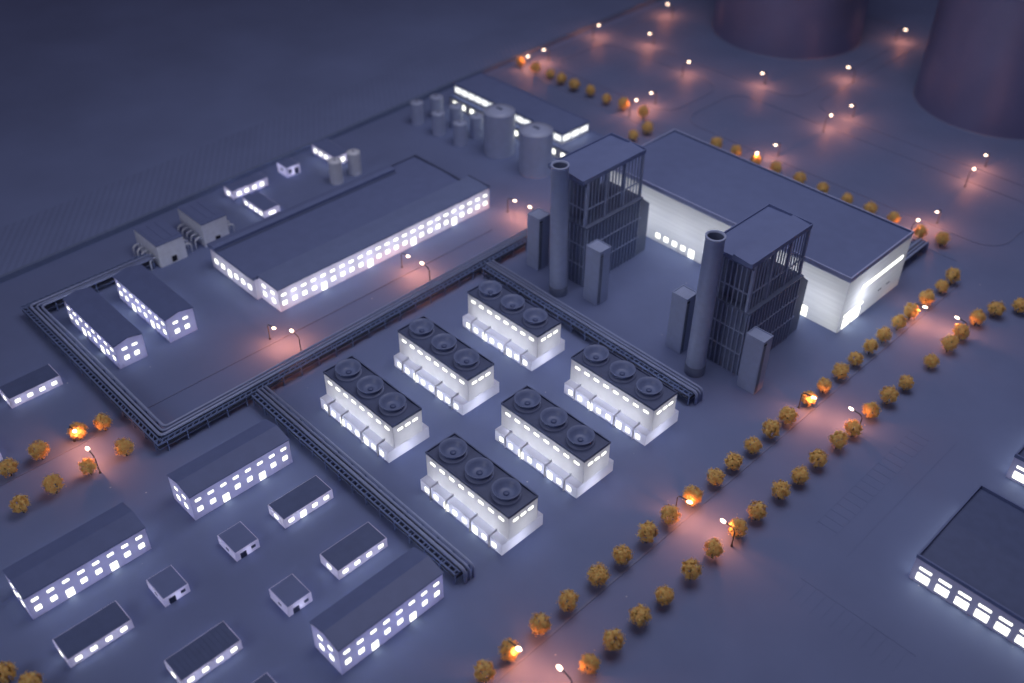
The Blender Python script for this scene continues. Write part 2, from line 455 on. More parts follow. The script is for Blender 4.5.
small('annexe_block', -74.3, -66.5, -131.4, -116.4, 3.2, 'sliver of a lit low block cut by the left edge behind the amber trees', 'building', row('E', 4, 14.6, 1.75, 1.5, 1.1), group=G_S)
G_H = 'small unlit huts'
def hut(x0, x1, y0, y1, h, label):
    small('guard_hut', x0, x1, y0, y1, h, label, 'hut', [('E', -1.2, 1.05, 1.7, 1.9, 'door'), ('E', 1.7, 1.7, 1.2, .9, 'window'), ('S', 0.4, 1.7, 1.2, .8, 'window')], 'vent', 'roof', 150, G_H)
hut(.1, 8.1, -109.4, -102.7, 2.8, 'small unlit hut standing near the right end of the far left gabled block')
hut(.1, 8.2, -89.9, -83.1, 3.0, 'small unlit hut directly below the top gabled block with the lit doors')
hut(23.1, 30.8, -90.0, -83.3, 3.3, 'small unlit hut left of the lavender gabled block')
# upper-left yard
small('yard_building', -145.2, -139.4, 2.8, 18.6, 4.3, 'low lit block against the shore wall behind the long main building', 'building', row('E', 4, 13.5, 2.6, 1.55, 1.3)+row('S', 1, 5, 2.6, 1.6, 1.3), group='small yard buildings', legs=True, roof='roof')
small('yard_building', -134.2, -120.3, 4.0, 10.9, 3.6, 'low lit block on short legs just behind the left end of the main building roof', 'building', row('S', 4, 13, 2.1, 1.5, 1.2)+row('E', 1, 5, 2.0, 2.6, .9), group='small yard buildings', legs=True, roof='roof')
small('yard_hut', -147.2, -140.6, 28.0, 34.2, 4.0, 'small white hut with dark openings by the shore wall', 'hut', [('S', 0, 2.4, 1.2, 1.0, 'window'), ('E', -1.6, 2.2, 1.5, 1.5, 'window'), ('E', 1.4, 1.5, 1.8, 2.6, 'door')], 'vent', 'roof', 190)
small('yard_building', -149.0, -133.5, 46.0, 53.4, 4.6, 'low lit block behind the pair of pale round tanks', 'building', row('S', 4, 14, 2.8, 1.7, 1.4)+row('E', 1, 5, 2.7, 2.0, 1.6), group='small yard buildings', legs=True, roof='roof')

# ------------------------------------------------------------------ pump houses with arched pipes
def pump(x0, x1, y0, y1, h, label):
    cx, cy = (x0+x1)/2, (y0+y1)/2; hx, hy = (x1-x0)/2, (y1-y0)/2
    t = thing('pump_house', label, 'building', (cx, cy, 0), 0, 'grey pump houses')
    part('wall', MB().box(-hx, hx, -hy, hy, -.02, h, False), M['pump'], t)
    mb = MB(); mb.box(-hx-.12, hx+.12, -hy-.12, hy+.12, h, h+.3)
    for q in (-.62, 0, .62): mb.box(-hx*.8, hx*.8, q*hy-hy*.22, q*hy+hy*.22, h+.303, h+.42)
    part('roof', mb, M['roof'], t)
    pane(t, 'E', .3, 1.6, 1.9, 2.2, hx, hy, 'dark', 'doorway')
    for s in (-1, 1):
        for k in range(5):
            x = hx-1.6-k*2.9
            P = [(x, s*(hy-.1), 3.4), (x, s*(hy+.9), 3.9)]
            for a in range(0, 91, 15):
                q = math.radians(a); P.append((x, s*(hy+1.5+1.3*math.sin(q)), 2.6+1.3*math.cos(q)))
            P.append((x, s*(hy+2.8), -.05))
            part('arched_pipe', MB().tube(P, .34, 8), M['pump'], t)
    return t
pump(-134.6, -118.9, -38.9, -28.8, 8.6, 'grey pump house with arched side pipes at the end of the upper left pipe rack')
pump(-135.6, -119.4, -21.2, -11.3, 9.2, 'grey pump house with arched side pipes next to the left end of the main building')

# ------------------------------------------------------------------ main long building
t = thing('main_building', 'very long white two storey building with rows of lit windows and wide blue grey roof', 'building', (-88, 22, 0))
def L(x): return x+88
def Ly(y): return y-22
part('rear_wall', MB().box(L(-107.6), L(-80.52), Ly(-25.4), Ly(66), -.02, 7.6, False), M['lavwhite'], t)
part('front_wall', MB().box(L(-80.5), L(-69.5), Ly(-23.7), Ly(69.7), -.02, 8.6, False), M['lavwhite'], t)
mb = MB(); mb.prism([(L(-107.9), 7.6), (L(-80.7), 7.6), (L(-80.7), 8.1), (L(-93), 8.4), (L(-107.9), 8.0)], 'y', Ly(-25.7), Ly(66.3))
for a, b, c, d in ((-107.9, -80.8, 66.0, 66.3),): mb.box(L(a), L(b), Ly(c), Ly(d)+.02, 8.0, 8.6)
rr = part('rear_roof', mb, M['roof'], t)
mb = MB(); mb.prism([(L(-108.1), 8.02), (L(-103.6), 8.02), (L(-103.6), 9.35), (L(-105.2), 9.75), (L(-108.1), 9.2)], 'y', Ly(-25.9), Ly(52.5))
part('roof_monitor', mb, M['roof'], t)
mb = MB(); mb.prism([(L(-80.6), 8.6), (L(-69.25), 8.6), (L(-69.25), 8.9), (L(-75), 9.3), (L(-80.6), 9.15)], 'y', Ly(-23.95), Ly(69.95))
mb.box(L(-80.6), L(-69.3), Ly(69.65), Ly(69.97), 8.85, 9.35)
part('front_roof', mb, M['rooflight'], t)
mb = MB(); mb.box(L(-81.3), L(-80.65), Ly(-25.6), Ly(66.2), 8.1, 8.36); part('gutter', mb, M['fandeck'], t)
mb = MB(); mb.box(L(-103.58), L(-102.4), Ly(-25.6), Ly(52.4), 8.0, 8.3); part('gutter', mb, M['fandeck'], t)
mb = MB(); mb.box(L(-107.8), L(-81.5), Ly(65.6), Ly(66.36), 8.3, 8.6); part('dark_edge_strip', mb, M['fandeck'], t)
mb = MB(); mb.box(L(-80.7), L(-69.3), Ly(69.4), Ly(70.0), 9.1, 9.42); part('dark_edge_strip', mb, M['fandeck'], t)
mb = MB(); mb.box(L(-108.0), L(-107.5), Ly(52.6), Ly(65.5), 8.0, 8.5); part('dark_edge_strip', mb, M['fandeck'], t)
n = 24
for k in range(n):
    y = -21.7+k*3.88
    link('upper_window', pane_mesh(1.75, .75, M['lit'], 'lit'), t, (L(-69.5), Ly(y), 6.1), PI/2)
    if k % 5 == 4: link('door', pane_mesh(2.1, 2.8, M['lit'], 'lit'), t, (L(-69.5), Ly(y), 1.8), PI/2)
    else: link('lower_window', pane_mesh(1.65, 1.45, M['lit'], 'lit'), t, (L(-69.5), Ly(y), 2.9), PI/2)
for x in (-77.9, -72.8):
    for z, h in ((6.1, .95), (2.9, 1.6)): link('end_window', pane_mesh(1.8, h, M['lit'], 'lit'), t, (L(x), Ly(-23.7), z))
for k in range(6):
    link('end_window', pane_mesh(1.9, 2.6 if k == 2 else 1.7, M['lit'], 'lit'), t, (L(-104.6+k*4.1), Ly(-25.4), 2.6 if k == 2 else 3.4))
for k in range(9): inner_light(t, (L(-74.5), Ly(-18+k*10.2), 4.5), 1350, (.93, .93, 1), .8)
for x in (-101, -93, -86.5): inner_light(t, (L(x), Ly(-19.5), 4.0), 800, (.9, .92, 1), .8)

# ------------------------------------------------------------------ turbine hall
t = thing('turbine_hall', 'huge white hall with flat dark roof behind the two boiler houses', 'building', (13.0, 116.5, 0))
hx, hy, H = 49.5, 19.2, 19.75
part('wall', MB().box(-hx, hx, -hy, hy, -.02, H, False), M['hall'], t)
mb = MB(); X, Y = hx+.12, hy+.12
mb.box(-X, X, -Y, Y, H, H+.9)
mb.box(-X, X, -Y, -Y+.45, H+.904, H+1.75); mb.box(-X, X, Y-.45, Y, H+.904, H+1.75)
mb.box(-X, -X+.45, -Y+.453, Y-.453, H+.904, H+1.75); mb.box(X-.45, X, -Y+.453, Y-.453, H+.904, H+1.75)
part('parapet', mb, M['trim'], t)
mb = MB(); mb.box(-X+.46, X-.46, Y-.62, Y-.455, H+.91, H+1.72); mb.box(-X+.455, -X+.62, -Y+.46, Y-.63, H+.91, H+1.72); part('dark_edge_strip', mb, M['roofdark'], t)  # dark strips paint the shade on the back and left inner parapet faces
mb = MB(); mb.prism([(-Y+.5, H+.91), (Y-.5, H+.91), (Y-.5, H+1.05), (2, H+1.45), (-Y+.5, H+1.05)], 'x', -X+.5, X-.5)
part('roof', mb, M['roof'], t)
for k in range(5):
    w_, h_, z_ = (1.9, 1.8, 2.6) if k < 4 else (2.3, 3.2, 2.0)
    pane(t, 'S', -11.0+k*3.75-13, z_, w_, h_, hx, hy, 'lit', 'window' if k < 4 else 'door')
pane(t, 'S', 49.6-13, 2.3, 2.6, 3.8, hx, hy, 'lit', 'door')
link('ribbon_window', pane_mesh(25.5, 1.5, M['lit'], 'lit', rc=.3), t, (hx, 120.3-116.5, 12.8), PI/2)
link('transom_window', pane_mesh(11.5, .8, M['lit'], 'lit', rc=.2), t, (hx, 105.0-116.5, 5.6), PI/2)
for y in (101.9, 107.5): link('gate', pane_mesh(4.6, 3.9, M['lit'], 'lit', rc=.15), t, (hx, y-116.5, 2.35), PI/2)
for y in (121.5, 126.8): link('wall_vent', pane_mesh(2.2, .35, M['dark'], 'dark', rc=.1), t, (hx, y-116.5, 5.2), PI/2)
for k in range(7): inner_light(t, (-44+k*14.6, -9, 9.5), 4000, (.87, .89, 1.0), 2)
for y in (-6, 5, 14): inner_light(t, (hx-13, y, 9.5), 750, (.90, .91, 1.0), 2.5)

# ------------------------------------------------------------------ boiler houses
def boiler(cx, label):
    t = thing('boiler_house', label, 'boiler house', (cx, 57.6, 0), 0, 'dark slatted boiler houses')
    hx, y1, y2, hc, H = 7.9, 27.6, 32.3, 23.3, 39.8
    fx = hx-.9                                             # the open storey stands back from the casing
    mb = MB(); mb.prism([(0, -.02), (y2, -.02), (y2, 19.2), (y1, hc), (0, hc)], 'x', -hx, hx)
    part('casing', mb, M['casing'], t)
    mb = MB()                                              # ribs on the casing
    k = .2
    while k < y1: mb.box(hx-.05, hx+.45, k, k+.36, 0, hc-.25); k += 1.62
    for z in (7.8, 15.6): mb.box(hx-.06, hx+.53, .1, y1, z, z+.34)
    part('side_cladding', mb, M['frame'], t)
    mb = MB(); k = -hx+.3
    while k < hx-.2: mb.box(k, k+.36, -.45, .05, 0, hc-.25); k += 1.68
    for z in (7.8, 15.6): mb.box(-hx+.1, hx-.1, -.53, .06, z, z+.34)
    part('front_cladding', mb, M['frame'], t)
    mb = MB(); mb.box(-hx-.2, hx+.55, -.6, y1+.1, hc-.2, hc+.35)
    part('deck', mb, M['casing'], t)
    for x in (-hx+.4, fx):
        for y in (-.1, y1/3, 2*y1/3, y1-.35):
            part('column', MB().box(x-.42, x+.42, y-.42, y+.42, hc+.35, H), M['frame'], t)
    def screen(face):
        mb = MB()
        if face in 'EW':
            x = fx if face == 'E' else -hx+.3
            k = .8
            while k < y1-.8: mb.box(x-.15, x+.15, k, k+.34, hc+.35, H-.1); k += 1.62
            for z in (hc+6.0,): mb.box(x-.2, x+.2, .35, y1-.8, z, z+.42)
        else:
            y = -.15 if face == 'S' else y1-.35
            k = -hx+1.3
            while k < fx-.8: mb.box(k, k+.34, y-.15, y+.15, hc+.35, H-.1); k += 1.62
            for z in (hc+6.0,): mb.box(-hx+.85, fx-.45, y-.2, y+.2, z, z+.42)
        part('slat_screen', mb, M['frame'], t)
    for f in 'ES': screen(f)
    mb = MB(); mb.box(-hx+2.2, fx-2.6, 2.4, 9.0, hc+.36, H-.4)
    part('inner_casing', mb, M['casing'], t)
    mb = MB()
    a, b, c, d = -hx-.25, fx+.45, -2.2, y1+.4
    mid = (a+b)/2+1.2
    mb.prism([(a, H), (b, H), (b, H+1.55), (b-.35, H+1.55), (b-.35, H+1.2), (mid, H+1.9), (mid-.02, H+1.25), (a+.35, H+1.0), (a+.35, H+1.55), (a, H+1.55)], 'y', c, d)
    mb.box(a+.36, b-.36, d-.4, d-.01, H+1.0, H+1.95)
    part('roof', mb, M['roof'], t)
    mb = MB(); mb.prism([(c, H-.01), (c+.3, H-.01), (c+2.4, H-2.0), (c+2.05, H-2.0)], 'x', a+.2, b-.2)   # sloping front hood
    part('hood', mb, M['roof'], t)
    return t
boiler(-18.6, 'dark slatted boiler house under a flat roof right of the left chimney')
boiler(44.5, 'dark slatted boiler house under a flat roof beside the right chimney')
def chimney(x, y, h, label, lean=0):
    t = thing('chimney', label, 'chimney', (x, y, 0), 0, 'round grey chimneys')
    part('stack', MB().lathe([(2.95, 3.2), (2.85, h*.5), (2.75, h-.5), (2.9, h-.45), (2.9, h), (2.35, h), (2.35, h-.8)], 0, 0, 48, False), M['steel'], t)
    part('flue', MB().lathe([(2.34, h-.6), (2.34, h-10), (0, h-10)], 0, 0, 40, False), M['casing'], t)
    t.rotation_euler = (lean*.71, -lean*.70, 0)
    part('base', MB().lathe([(3.12, -.02), (3.12, 3.1), (3.0, 3.22)], 0, 0, 40, False), M['casing'], t)
chimney(-14.5, 49.4, 48.2, 'tall round grey chimney in front of the left boiler house', .024)
chimney(42.3, 49.7, 49.0, 'tall round grey chimney in front of the right boiler house')
def shaft(x0, x1, y0, y1, h, label):
    cx, cy = (x0+x1)/2, (y0+y1)/2; hx, hy = (x1-x0)/2, (y1-y0)/2
    t = thing('stair_shaft', label, 'stair shaft', (cx, cy, 0), 0, 'grey stair shafts')
    part('wall', MB().box(-hx, hx, -hy, hy, -.02, h, False), M['steel'], t, bevel=.0)
    mb = MB(); rim_roof(mb, hx, hy, h, .2, .22, .35, .08); part('roof', mb, M['steel'], t)
    mb = MB(); mb.box(hx-.05, hx+.12, -hy+.25, -hy+1.5, .5, h-.6)
    b = part('louvre_strip', mb, M['dark'], t)
    mb = MB(); k = .8
    while k < h-1: mb.box(hx-.02, hx+.2, -hy+.2, -hy+1.55, k, k+.32); k += .85
    part('louvre', mb, M['frame'], b)
shaft(-6.4, -.4, 52.8, 58.0, 20.6, 'square grey shaft at the right foot of the left boiler house')
shaft(55.0, 61.1, 53.7, 58.2, 19.4, 'square grey shaft at the right foot of the right boiler house')
shaft(-33.4, -27.9, 53.3, 58.6, 20.2, 'square grey shaft left of the left chimney beside the pipe rack')
shaft(28.4, 34.0, 53.0, 58.2, 20.4, 'square grey shaft left of the right chimney')

# ------------------------------------------------------------------ silos and tanks
def silo(x, y, r, h, label, mat='silo', name='silo', cone=.8, group=None, seg=40):
    t = thing(name, label, 'silo' if name == 'silo' else 'tank', (x, y, 0), 0, group)
    part('shell', MB().lathe([(r, -.02), (r, h)], 0, 0, seg, False), M[mat], t)
    part('roof', MB().lathe([(r+.12, h-.1), (r+.12, h+.12), (r*.5, h+.12+cone*.55), (0, h+.12+cone)], 0, 0, seg, False), M[mat], t)
    mb = MB(); mb.box(-r*.22, r*.22, -r*.1, r*.1, h+.12+cone*.4, h+.3+cone); part('hatch', mb, M['casing'], t)
    return t
GS = 'big round silos in the yard'
silo(-98.4, 102.7, 6.3, 18.2, 'large round grey silo next to the small tanks, left of its twin', cone=1.0, group=GS)
silo(-77.2, 102.2, 6.5, 17.8, 'large round grey silo catching red light, between its twin and the left chimney', cone=1.0, group=GS)
GT = 'small round tanks in front of the white two tier building'
for x, y, lab in ((-141, 95.2, 'small round tank at the front left corner of the tank group'), (-127.4, 95.2, 'small round tank in the middle of the front row of the tank group'),
                  (-114.6, 95.8, 'small round tank at the right end of the front row, nearest the silos'), (-139.5, 104.8, 'small round tank at the back left of the tank group'),
                  (-127.2, 105.0, 'small round tank in the middle of the back row below the lit windows'), (-114.6, 105.0, 'small round tank at the right of the back row touching the large silo in view')):
    silo(x, y, 2.75, 9.4, lab, name='tank', cone=.4, group=GT, seg=28)
GY = 'pale yard tanks'
silo(-124.6, 40.0, 2.55, 9.2, 'pale round tank behind the main building roof, left of the pair', 'pump', 'tank', .35, GY, 28)
silo(-125.2, 49.4, 2.55, 9.2, 'pale round tank behind the main building roof, right of the pair', 'pump', 'tank', .35, GY, 28)
def bigtank(x, y, r, h, label):
    t = thing('storage_tank', label, 'tank', (x, y, 0), 0, 'giant storage tanks')
    part('shell', MB().lathe([(r, -.02), (r, h-.9)], 0, 0, 96, False), M['bigtank'], t)
    part('base_ring', MB().lathe([(r+.6, -.02), (r+.6, .35), (r+.02, .45)], 0, 0, 96, False), M['kerb'], t)
    part('roof', MB().lathe([(r+.35, h-.9), (r+.35, h-.1), (r-.3, h), (r*.5, h+2.2), (0, h+3)], 0, 0, 96, False), M['bigtank'], t)
bigtank(-90.0, 297.5, 37.0, 60, 'giant round storage tank cut by the top edge, left of the two')
bigtank(22.6, 293.6, 34.6, 58.5, 'giant dark round storage tank in the top right corner')

# ------------------------------------------------------------------ two-tier white building
t = thing('control_building', 'white two tier building with a long glowing band behind the silos', 'building', (-107.5, 126, 0))
part('lower_wall', MB().box(-36, 36.0, -10.2, 10.2, -.02, 4.6, False), M['white'], t)
mb = MB(); rim_roof(mb, 36, 10.2, 4.6, .3, .25, .3, .1); part('lower_roof', mb, M['roof'], t)
part('upper_wall', MB().box(-35.6, 29, -7.4, 8.6, 4.92, 9.4, False), M['white'], t)
mb = MB(); rim_roof(mb, 32.4, 8.1, 9.4, .3, .25, .3, .15); part('upper_roof', mb, M['roof'], t, (-3.3, .6, 0))
for k in range(15):
    link('clerestory_window', pane_mesh(3.6, 2.3, M['ribbon'], 'ribbon', rc=.1), t, (-33.4+k*4.28, -7.4, 7.4))
for y in (-4.6, .6, 5.8): link('clerestory_window', pane_mesh(4.4, 2.3, M['ribbon'], 'ribbon', rc=.1), t, (29, y, 7.4), PI/2)
for k in range(13):
    if k in (3, 10): link('door', pane_mesh(2.2, 3.2, M['lit'], 'lit'), t, (-32.4+k*5.4, -10.2, 1.9))
    else: link('lower_window', pane_mesh(2.1, 2.0, M['lit'], 'lit'), t, (-32.4+k*5.4, -10.2, 2.4))
for k in range(5): inner_light(t, (-30+k*14, 0, 7.2), 220, (.97, .98, 1), .8)
for k in range(5): inner_light(t, (-30+k*14.5, -5, 2.4), 120, (.97, .98, 1), .8)

# ------------------------------------------------------------------ blocks at the right edge
def workshop(x0, x1, y0, y1, h, label, n):
    cx, cy = (x0+x1)/2, (y0+y1)/2; hx, hy = (x1-x0)/2, (y1-y0)/2
    t = thing('workshop', label, 'building', (cx, cy, 0), 0, 'wide workshops with parapets at the right edge')
    part('wall', MB().box(-hx, hx, -hy, hy, -.02, h, False), M['lav'], t)
    mb = MB()
    mb.box(-hx-.1, hx+.1, -hy-.1, -hy+.4, h+.004, h+1.1); mb.box(-hx-.1, hx+.1, hy-.4, hy+.1, h+.004, h+1.1)
    mb.box(-hx-.1, -hx+.4, -hy+.403, hy-.403, h+.004, h+1.1); mb.box(hx-.4, hx+.1, -hy+.403, hy-.403, h+.004, h+1.1)
    part('parapet', mb, M['roof'], t)
    mb = MB(); mb.prism([(-hy+.38, h-.1), (hy-.38, h-.1), (hy-.38, h+.1), (0, h+.5), (-hy+.38, h+.1)], 'x', -hx+.38, hx-.38); part('roof', mb, M['roofdark'], t)
    for k in range(n):
        x = -hx+3.1+k*4.96
        pane(t, 'S', x, 5.1, 3.1, .8, hx, hy, 'lit', 'upper_window')
        pane(t, 'S', x, 2.2, 3.2, 2.5, hx, hy, 'lit', 'gate')
    k = 0
    while -hy+3+k*4.96 < hy-2:
        pane(t, 'W', -hy+3+k*4.96, 2.2, 2.4, 1.8, hx, hy, 'lit', 'gate'); k += 1
    for k in range(4): inner_light(t, (-hx+5+k*12, -hy+6, 4), 130, (.9, .9, 1), .8)
workshop(126.6, 168, 25.5, 58.3, 7.6, 'wide workshop with six big lit gates and recessed dark roof, cut by the right edge', 8)
workshop(128.1, 168, 75.4, 104, 7.6, 'lit workshop corner cut by the right edge, above the one with six gates', 8)

# ------------------------------------------------------------------ pipe racks
def arc_pts(path, r=2.2, n=5):
    out = [Vector(path[0])]
    for a, b, c in zip(path, path[1:], path[2:]):
        a, b, c = Vector(a), Vector(b), Vector(c)
        u, v = (a-b).normalized(), (c-b).normalized()
        p, q = b+u*r, b+v*r
        for i in range(n+1):
            s = i/n; out.append((p*(1-s)+b*s)*(1-s)+(b*(1-s)+q*s)*s)
    out.append(Vector(path[-1])); return out
def offset_path(pts, d):
    """shift a horizontal polyline sideways (left of travel for d > 0)"""
    P = [Vector((p[0], p[1])) for p in pts]; out = []
    for i, p in enumerate(P):
        a = (P[i]-P[i-1]).normalized() if i else None
        b = (P[i+1]-P[i]).normalized() if i < len(P)-1 else None
        if a is None or b is None:
            t = a or b; out.append(p+Vector((-t.y, t.x))*d)
        else:
            na, nb = Vector((-a.y, a.x)), Vector((-b.y, b.x))
            m = (na+nb).normalized(); out.append(p+m*d/max(.3, m.dot(na)))
    return out
def rack(label, path, flip=1, drop_end=False, step=6.0, hz=3.8, width=4.8, group='raised pipe racks'):
    o = path[0]
    t = thing('pipe_rack', label, 'pipe rack', (o[0], o[1], 0), 0, group)
    loc = [(p[0]-o[0], p[1]-o[1]) for p in path]
    hw = width/2*flip
    for off, r, dz in ((hw*1.0, .4, .5), (hw*.48, .36, .45), (hw*-.06, .46, .55)):
        P = [(q.x, q.y, hz+dz) for q in offset_path(loc, off)]
        if drop_end:
            e = Vector(P[-1]); d = (Vector(P[-1])-Vector(P[-2])).normalized()
            P[-1] = tuple(e+d*.9); P.append(tuple(e+d*.9-Vector((0, 0, hz+dz+.05))))
        part('pipe', MB().tube(arc_pts(P, 1.5), r, 10), M['pipe'], t)
    mb = MB(); Q = offset_path(loc, hw*.55)                  # beam under the pipes
    for a, b in zip(Q, Q[1:]):
        d = (b-a).normalized(); n = Vector((-d.y, d.x))*.16
        v = [mb.bm.verts.new((p.x, p.y, z)) for p, z in ((a-n, hz-.2), (a+n, hz-.2), (b+n, hz-.2), (b-n, hz-.2), (a-n, hz+.22), (a+n, hz+.22), (b+n, hz+.22), (b-n, hz+.22))]
        for f in ((0,1,2,3),(4,5,6,7),(0,1,5,4),(1,2,6,5),(2,3,7,6),(3,0,4,7)): mb.bm.faces.new([v[i] for i in f])
    part('beam', mb, M['rack'], t)
    E = [offset_path(loc, o_) for o_ in (-hw*1.06, -hw*.92, -hw*.52, -hw*.38)]
    for si in range(len(loc)-1):                             # ladder tray: two side rails and rungs in one piece
        mb = MB(); LL = (Vector(loc[si+1])-Vector(loc[si])).length
        m = max(2, int(LL/1.9)); T = [0]
        for k in range(m): T += [(k+.40)/m, (k+.60)/m]
        T.append(1)
        V = [[mb.bm.verts.new((*(E[j][si]*(1-q)+E[j][si+1]*q), hz+.24)) for j in range(4)] for q in T]
        for i in range(len(T)-1):
            for j in ((0, 1, 2) if i % 2 else (0, 2)): mb.bm.faces.new((V[i][j], V[i][j+1], V[i+1][j+1], V[i+1][j]))
        g = bmesh.ops.extrude_face_region(mb.bm, geom=list(mb.bm.faces))
        bmesh.ops.translate(mb.bm, vec=(0, 0, -.42), verts=[e for e in g['geom'] if isinstance(e, bmesh.types.BMVert)])
        part('cable_tray', mb, M['rack'], t)
    for a, b in zip(loc, loc[1:]):
        a, b = Vector(a), Vector(b); d = (b-a).normalized(); n = Vector((-d.y, d.x)); LL = (b-a).length
        rot = math.atan2(d.y, d.x)
        m = max(2, round(LL/step)); 
        for i in range(m+1):
            c = a+d*min(max(LL*i/m, .3), LL-.3)
            mb = MB(); w = abs(hw)
            for s in (-1, 1): mb.box(-.15, .15, s*w*.93-.15, s*w*.93+.15, -.02, hz-.21)
            for z in (hz-.5, hz*.5): mb.box(-.12, .12, -w*.93+.16, w*.93-.16, z-.14, z+.14)
            part('trestle', mb, M['rack'], t, (c.x, c.y, 0), rot)
    mb = MB(); Q1 = offset_path(loc, hw*.97); Q2 = offset_path(loc, -hw*.97)   # dark sheet added so the gaps between the pipes look shaded
    for i in range(len(loc)-1):
        v = [mb.bm.verts.new((p.x, p.y, z)) for z in (hz*.6, hz*.6+.25) for p in (Q1[i], Q2[i], Q2[i+1], Q1[i+1])]
        for f in ((3,2,1,0),(4,5,6,7),(0,1,5,4),(1,2,6,5),(2,3,7,6),(3,0,4,7)): mb.bm.faces.new([v[j] for j in f])
    part('gap_shade_sheet', mb, M['deck'], t)
    for off in (hw*.9, -hw*.9):
        for z in (hz*.5,):
            mb = MB(); Q = offset_path(loc, off)
            for a, b in zip(Q, Q[1:]): mb.tube([(a.x, a.y, z), (b.x, b.y, z)], .13, 6)
            part('side_rail', mb, M['rack'], t)
    return t
rack('grey pipe rack loop from pump house round the left corner and along the road', [(-122.6, -40.5), (-122.6, -82.3), (-40.3, -82.3), (-42.2, 66)], 1, step=6.5)
rack('grey pipe rack running beside the left cooling blocks down to its free end', [(-37.6, -52.6), (51.2, -53.3)], 1, True)
rack('grey pipe rack running from the main rack to the foot of the right chimney', [(-38.6, 39.6), (50.8, 38.2)], 1, True)
rack('short dark pipe rack poking out behind the far right corner of the hall', [(56.8, 136.6), (56.8, 160.5)], -1, True)

# ------------------------------------------------------------------ trees
def crown_mesh(seed, R=2.55):
    rnd = random.Random(seed); mb = MB()
    for c in range(66):
        z = 1-1.82*(c+.5)/66; a = c*2.39996+rnd.uniform(-.45, .45); q = math.sqrt(max(0, 1-z*z))
        rr = R*rnd.uniform(.72, 1.02)
        cen = Vector((q*math.cos(a)*rr, q*math.sin(a)*rr, z*rr*.98))
        for k in range(26):
            p = cen+Vector([rnd.gauss(0, .33) for _ in range(3)])
            nn = (p.normalized()+Vector([rnd.gauss(0, .22) for _ in range(3)])).normalized()
            u = nn.orthogonal().normalized(); u = Matrix.Rotation(rnd.uniform(0, 6.28), 3, nn) @ u
            w_ = nn.cross(u); s = rnd.uniform(.16, .36)
            mb.bm.faces.new([mb.bm.verts.new(p+x) for x in (u*s, w_*s*.7, -u*s, -w_*s*.7)])
    return mb.mesh('crown', M['leaf'])
def trunk_mesh(seed):
    rnd = random.Random(seed); mb = MB()
    mb.tube([(0, 0, -.05), (.05, .02, .9), (.0, .05, 2.0), (.02, 0, 3.6)], .2, 7)
    for k in range(6):
        a = k*PI/3+rnd.uniform(-.3, .3); z = rnd.uniform(1.5, 2.4)
        mb.tube([(0, 0, z), (math.cos(a)*.7, math.sin(a)*.7, z+.7), (math.cos(a)*1.4, math.sin(a)*1.4, z+1.2+rnd.uniform(0, .6))], .09, 5)
    return mb.mesh('trunk', M['trunk'])
CR = [crown_mesh(i) for i in range(6)]; TR = [trunk_mesh(i) for i in range(3)]
ORD = ['', 'first', 'second', 'third', 'fourth', 'fifth', 'sixth', 'seventh', 'eighth', 'ninth', 'tenth', 'eleventh', 'twelfth', 'thirteenth', 'fourteenth', 'fifteenth', 'sixteenth', 'seventeenth', 'eighteenth', 'nineteenth', 'twentieth', 'twenty-first', 'twenty-second', 'twenty-third', 'twenty-fourth', 'twenty-fifth']
tcount = 0
def tree(x, y, label, group, s=1.0):
    global tcount
    i = tcount; tcount += 1
    rnd = random.Random(100+i)
    t = thing('amber_tree', label, 'tree', (x, y, 0), rnd.uniform(0, 6.28), group)
    s *= rnd.uniform(.80, .98); t.scale = (s, s*rnd.uniform(.93, 1.05), s*rnd.uniform(.96, 1.12))
    link('trunk', TR[i % 3], t); link('crown', CR[i % 6], t, (0, 0, 3.75), rnd.uniform(0, 6.28))
NEAR = [-68.6, -60.8, -50.9, -41.5, -30.9, -22.1, -12.4, -3.4, 5.9, 15.9, 24.1, 33.0, 41.8, 50, 61.0, 69.2, 78.2, 86.7, 95.4, 103.4, 112.8, 120.3, 130.7, 141.5, 148.8]
for i, y in enumerate(NEAR): tree(74.9, y, '%s amber tree from the bottom edge in the row on the plant side' % ORD[i+1], 'amber trees on the plant side of the road')
FAR = [(89.6, -50.3), (89.4, -42), (89.3, -32.4), (89.5, -23.8), (89.6, -13.7), (89.3, -4.3), (89.5, 5.4), (89.7, 13.7), (89.8, 24.2), (90.4, 32.4), (90.3, 41.2), (90.3, 51.5), (90.6, 59), (90.2, 69.3), (90.7, 78.3), (91.1, 87.6), (91.4, 102.5), (91.4, 113.9), (91.2, 122), (91.3, 132.8), (93.4, 141.9), (98.1, 149.4)]
for i, (x, y) in enumerate(FAR): tree(x, y, '%s amber tree from the bottom edge in the row across the road' % ORD[i+1], 'amber trees across the road from the plant')
BACK = [(-151.3, 167.5), (-141.2, 167.3), (-132, 167.7), (-124.4, 167), (-115.8, 166.4), (-106.7, 167.3), (-96.5, 166.6), (-87.3, 167.3), (-76.7, 168)]
for i, (x, y) in enumerate(BACK): tree(x, y, '%s yellow tree from the left in the row behind the two tier white building' % ORD[i+1], 'yellow trees behind the two tier building', .95)
tree(-66, 158, 'yellow tree between the long back row and the hall roof, farther of two', 'yellow trees at the corner of the hall', .95)
tree(-66.2, 149, 'yellow tree just above the left boiler house roof, nearer of two', 'yellow trees at the corner of the hall', .95)
HALLT = [-37.8, -28, -18.3, -8.9, 2.1, 12.4, 23, 32.7, 42.2]
for i, x in enumerate(HALLT): tree(x, 167.9, '%s yellow tree from the left peeping over the far edge of the hall roof' % ORD[i+1], 'yellow trees peeping over the hall roof', .95)
tree(53.6, 166.5, 'orange tree lit from behind at the far right corner of the hall roof', 'yellow trees by the far right hall corner')
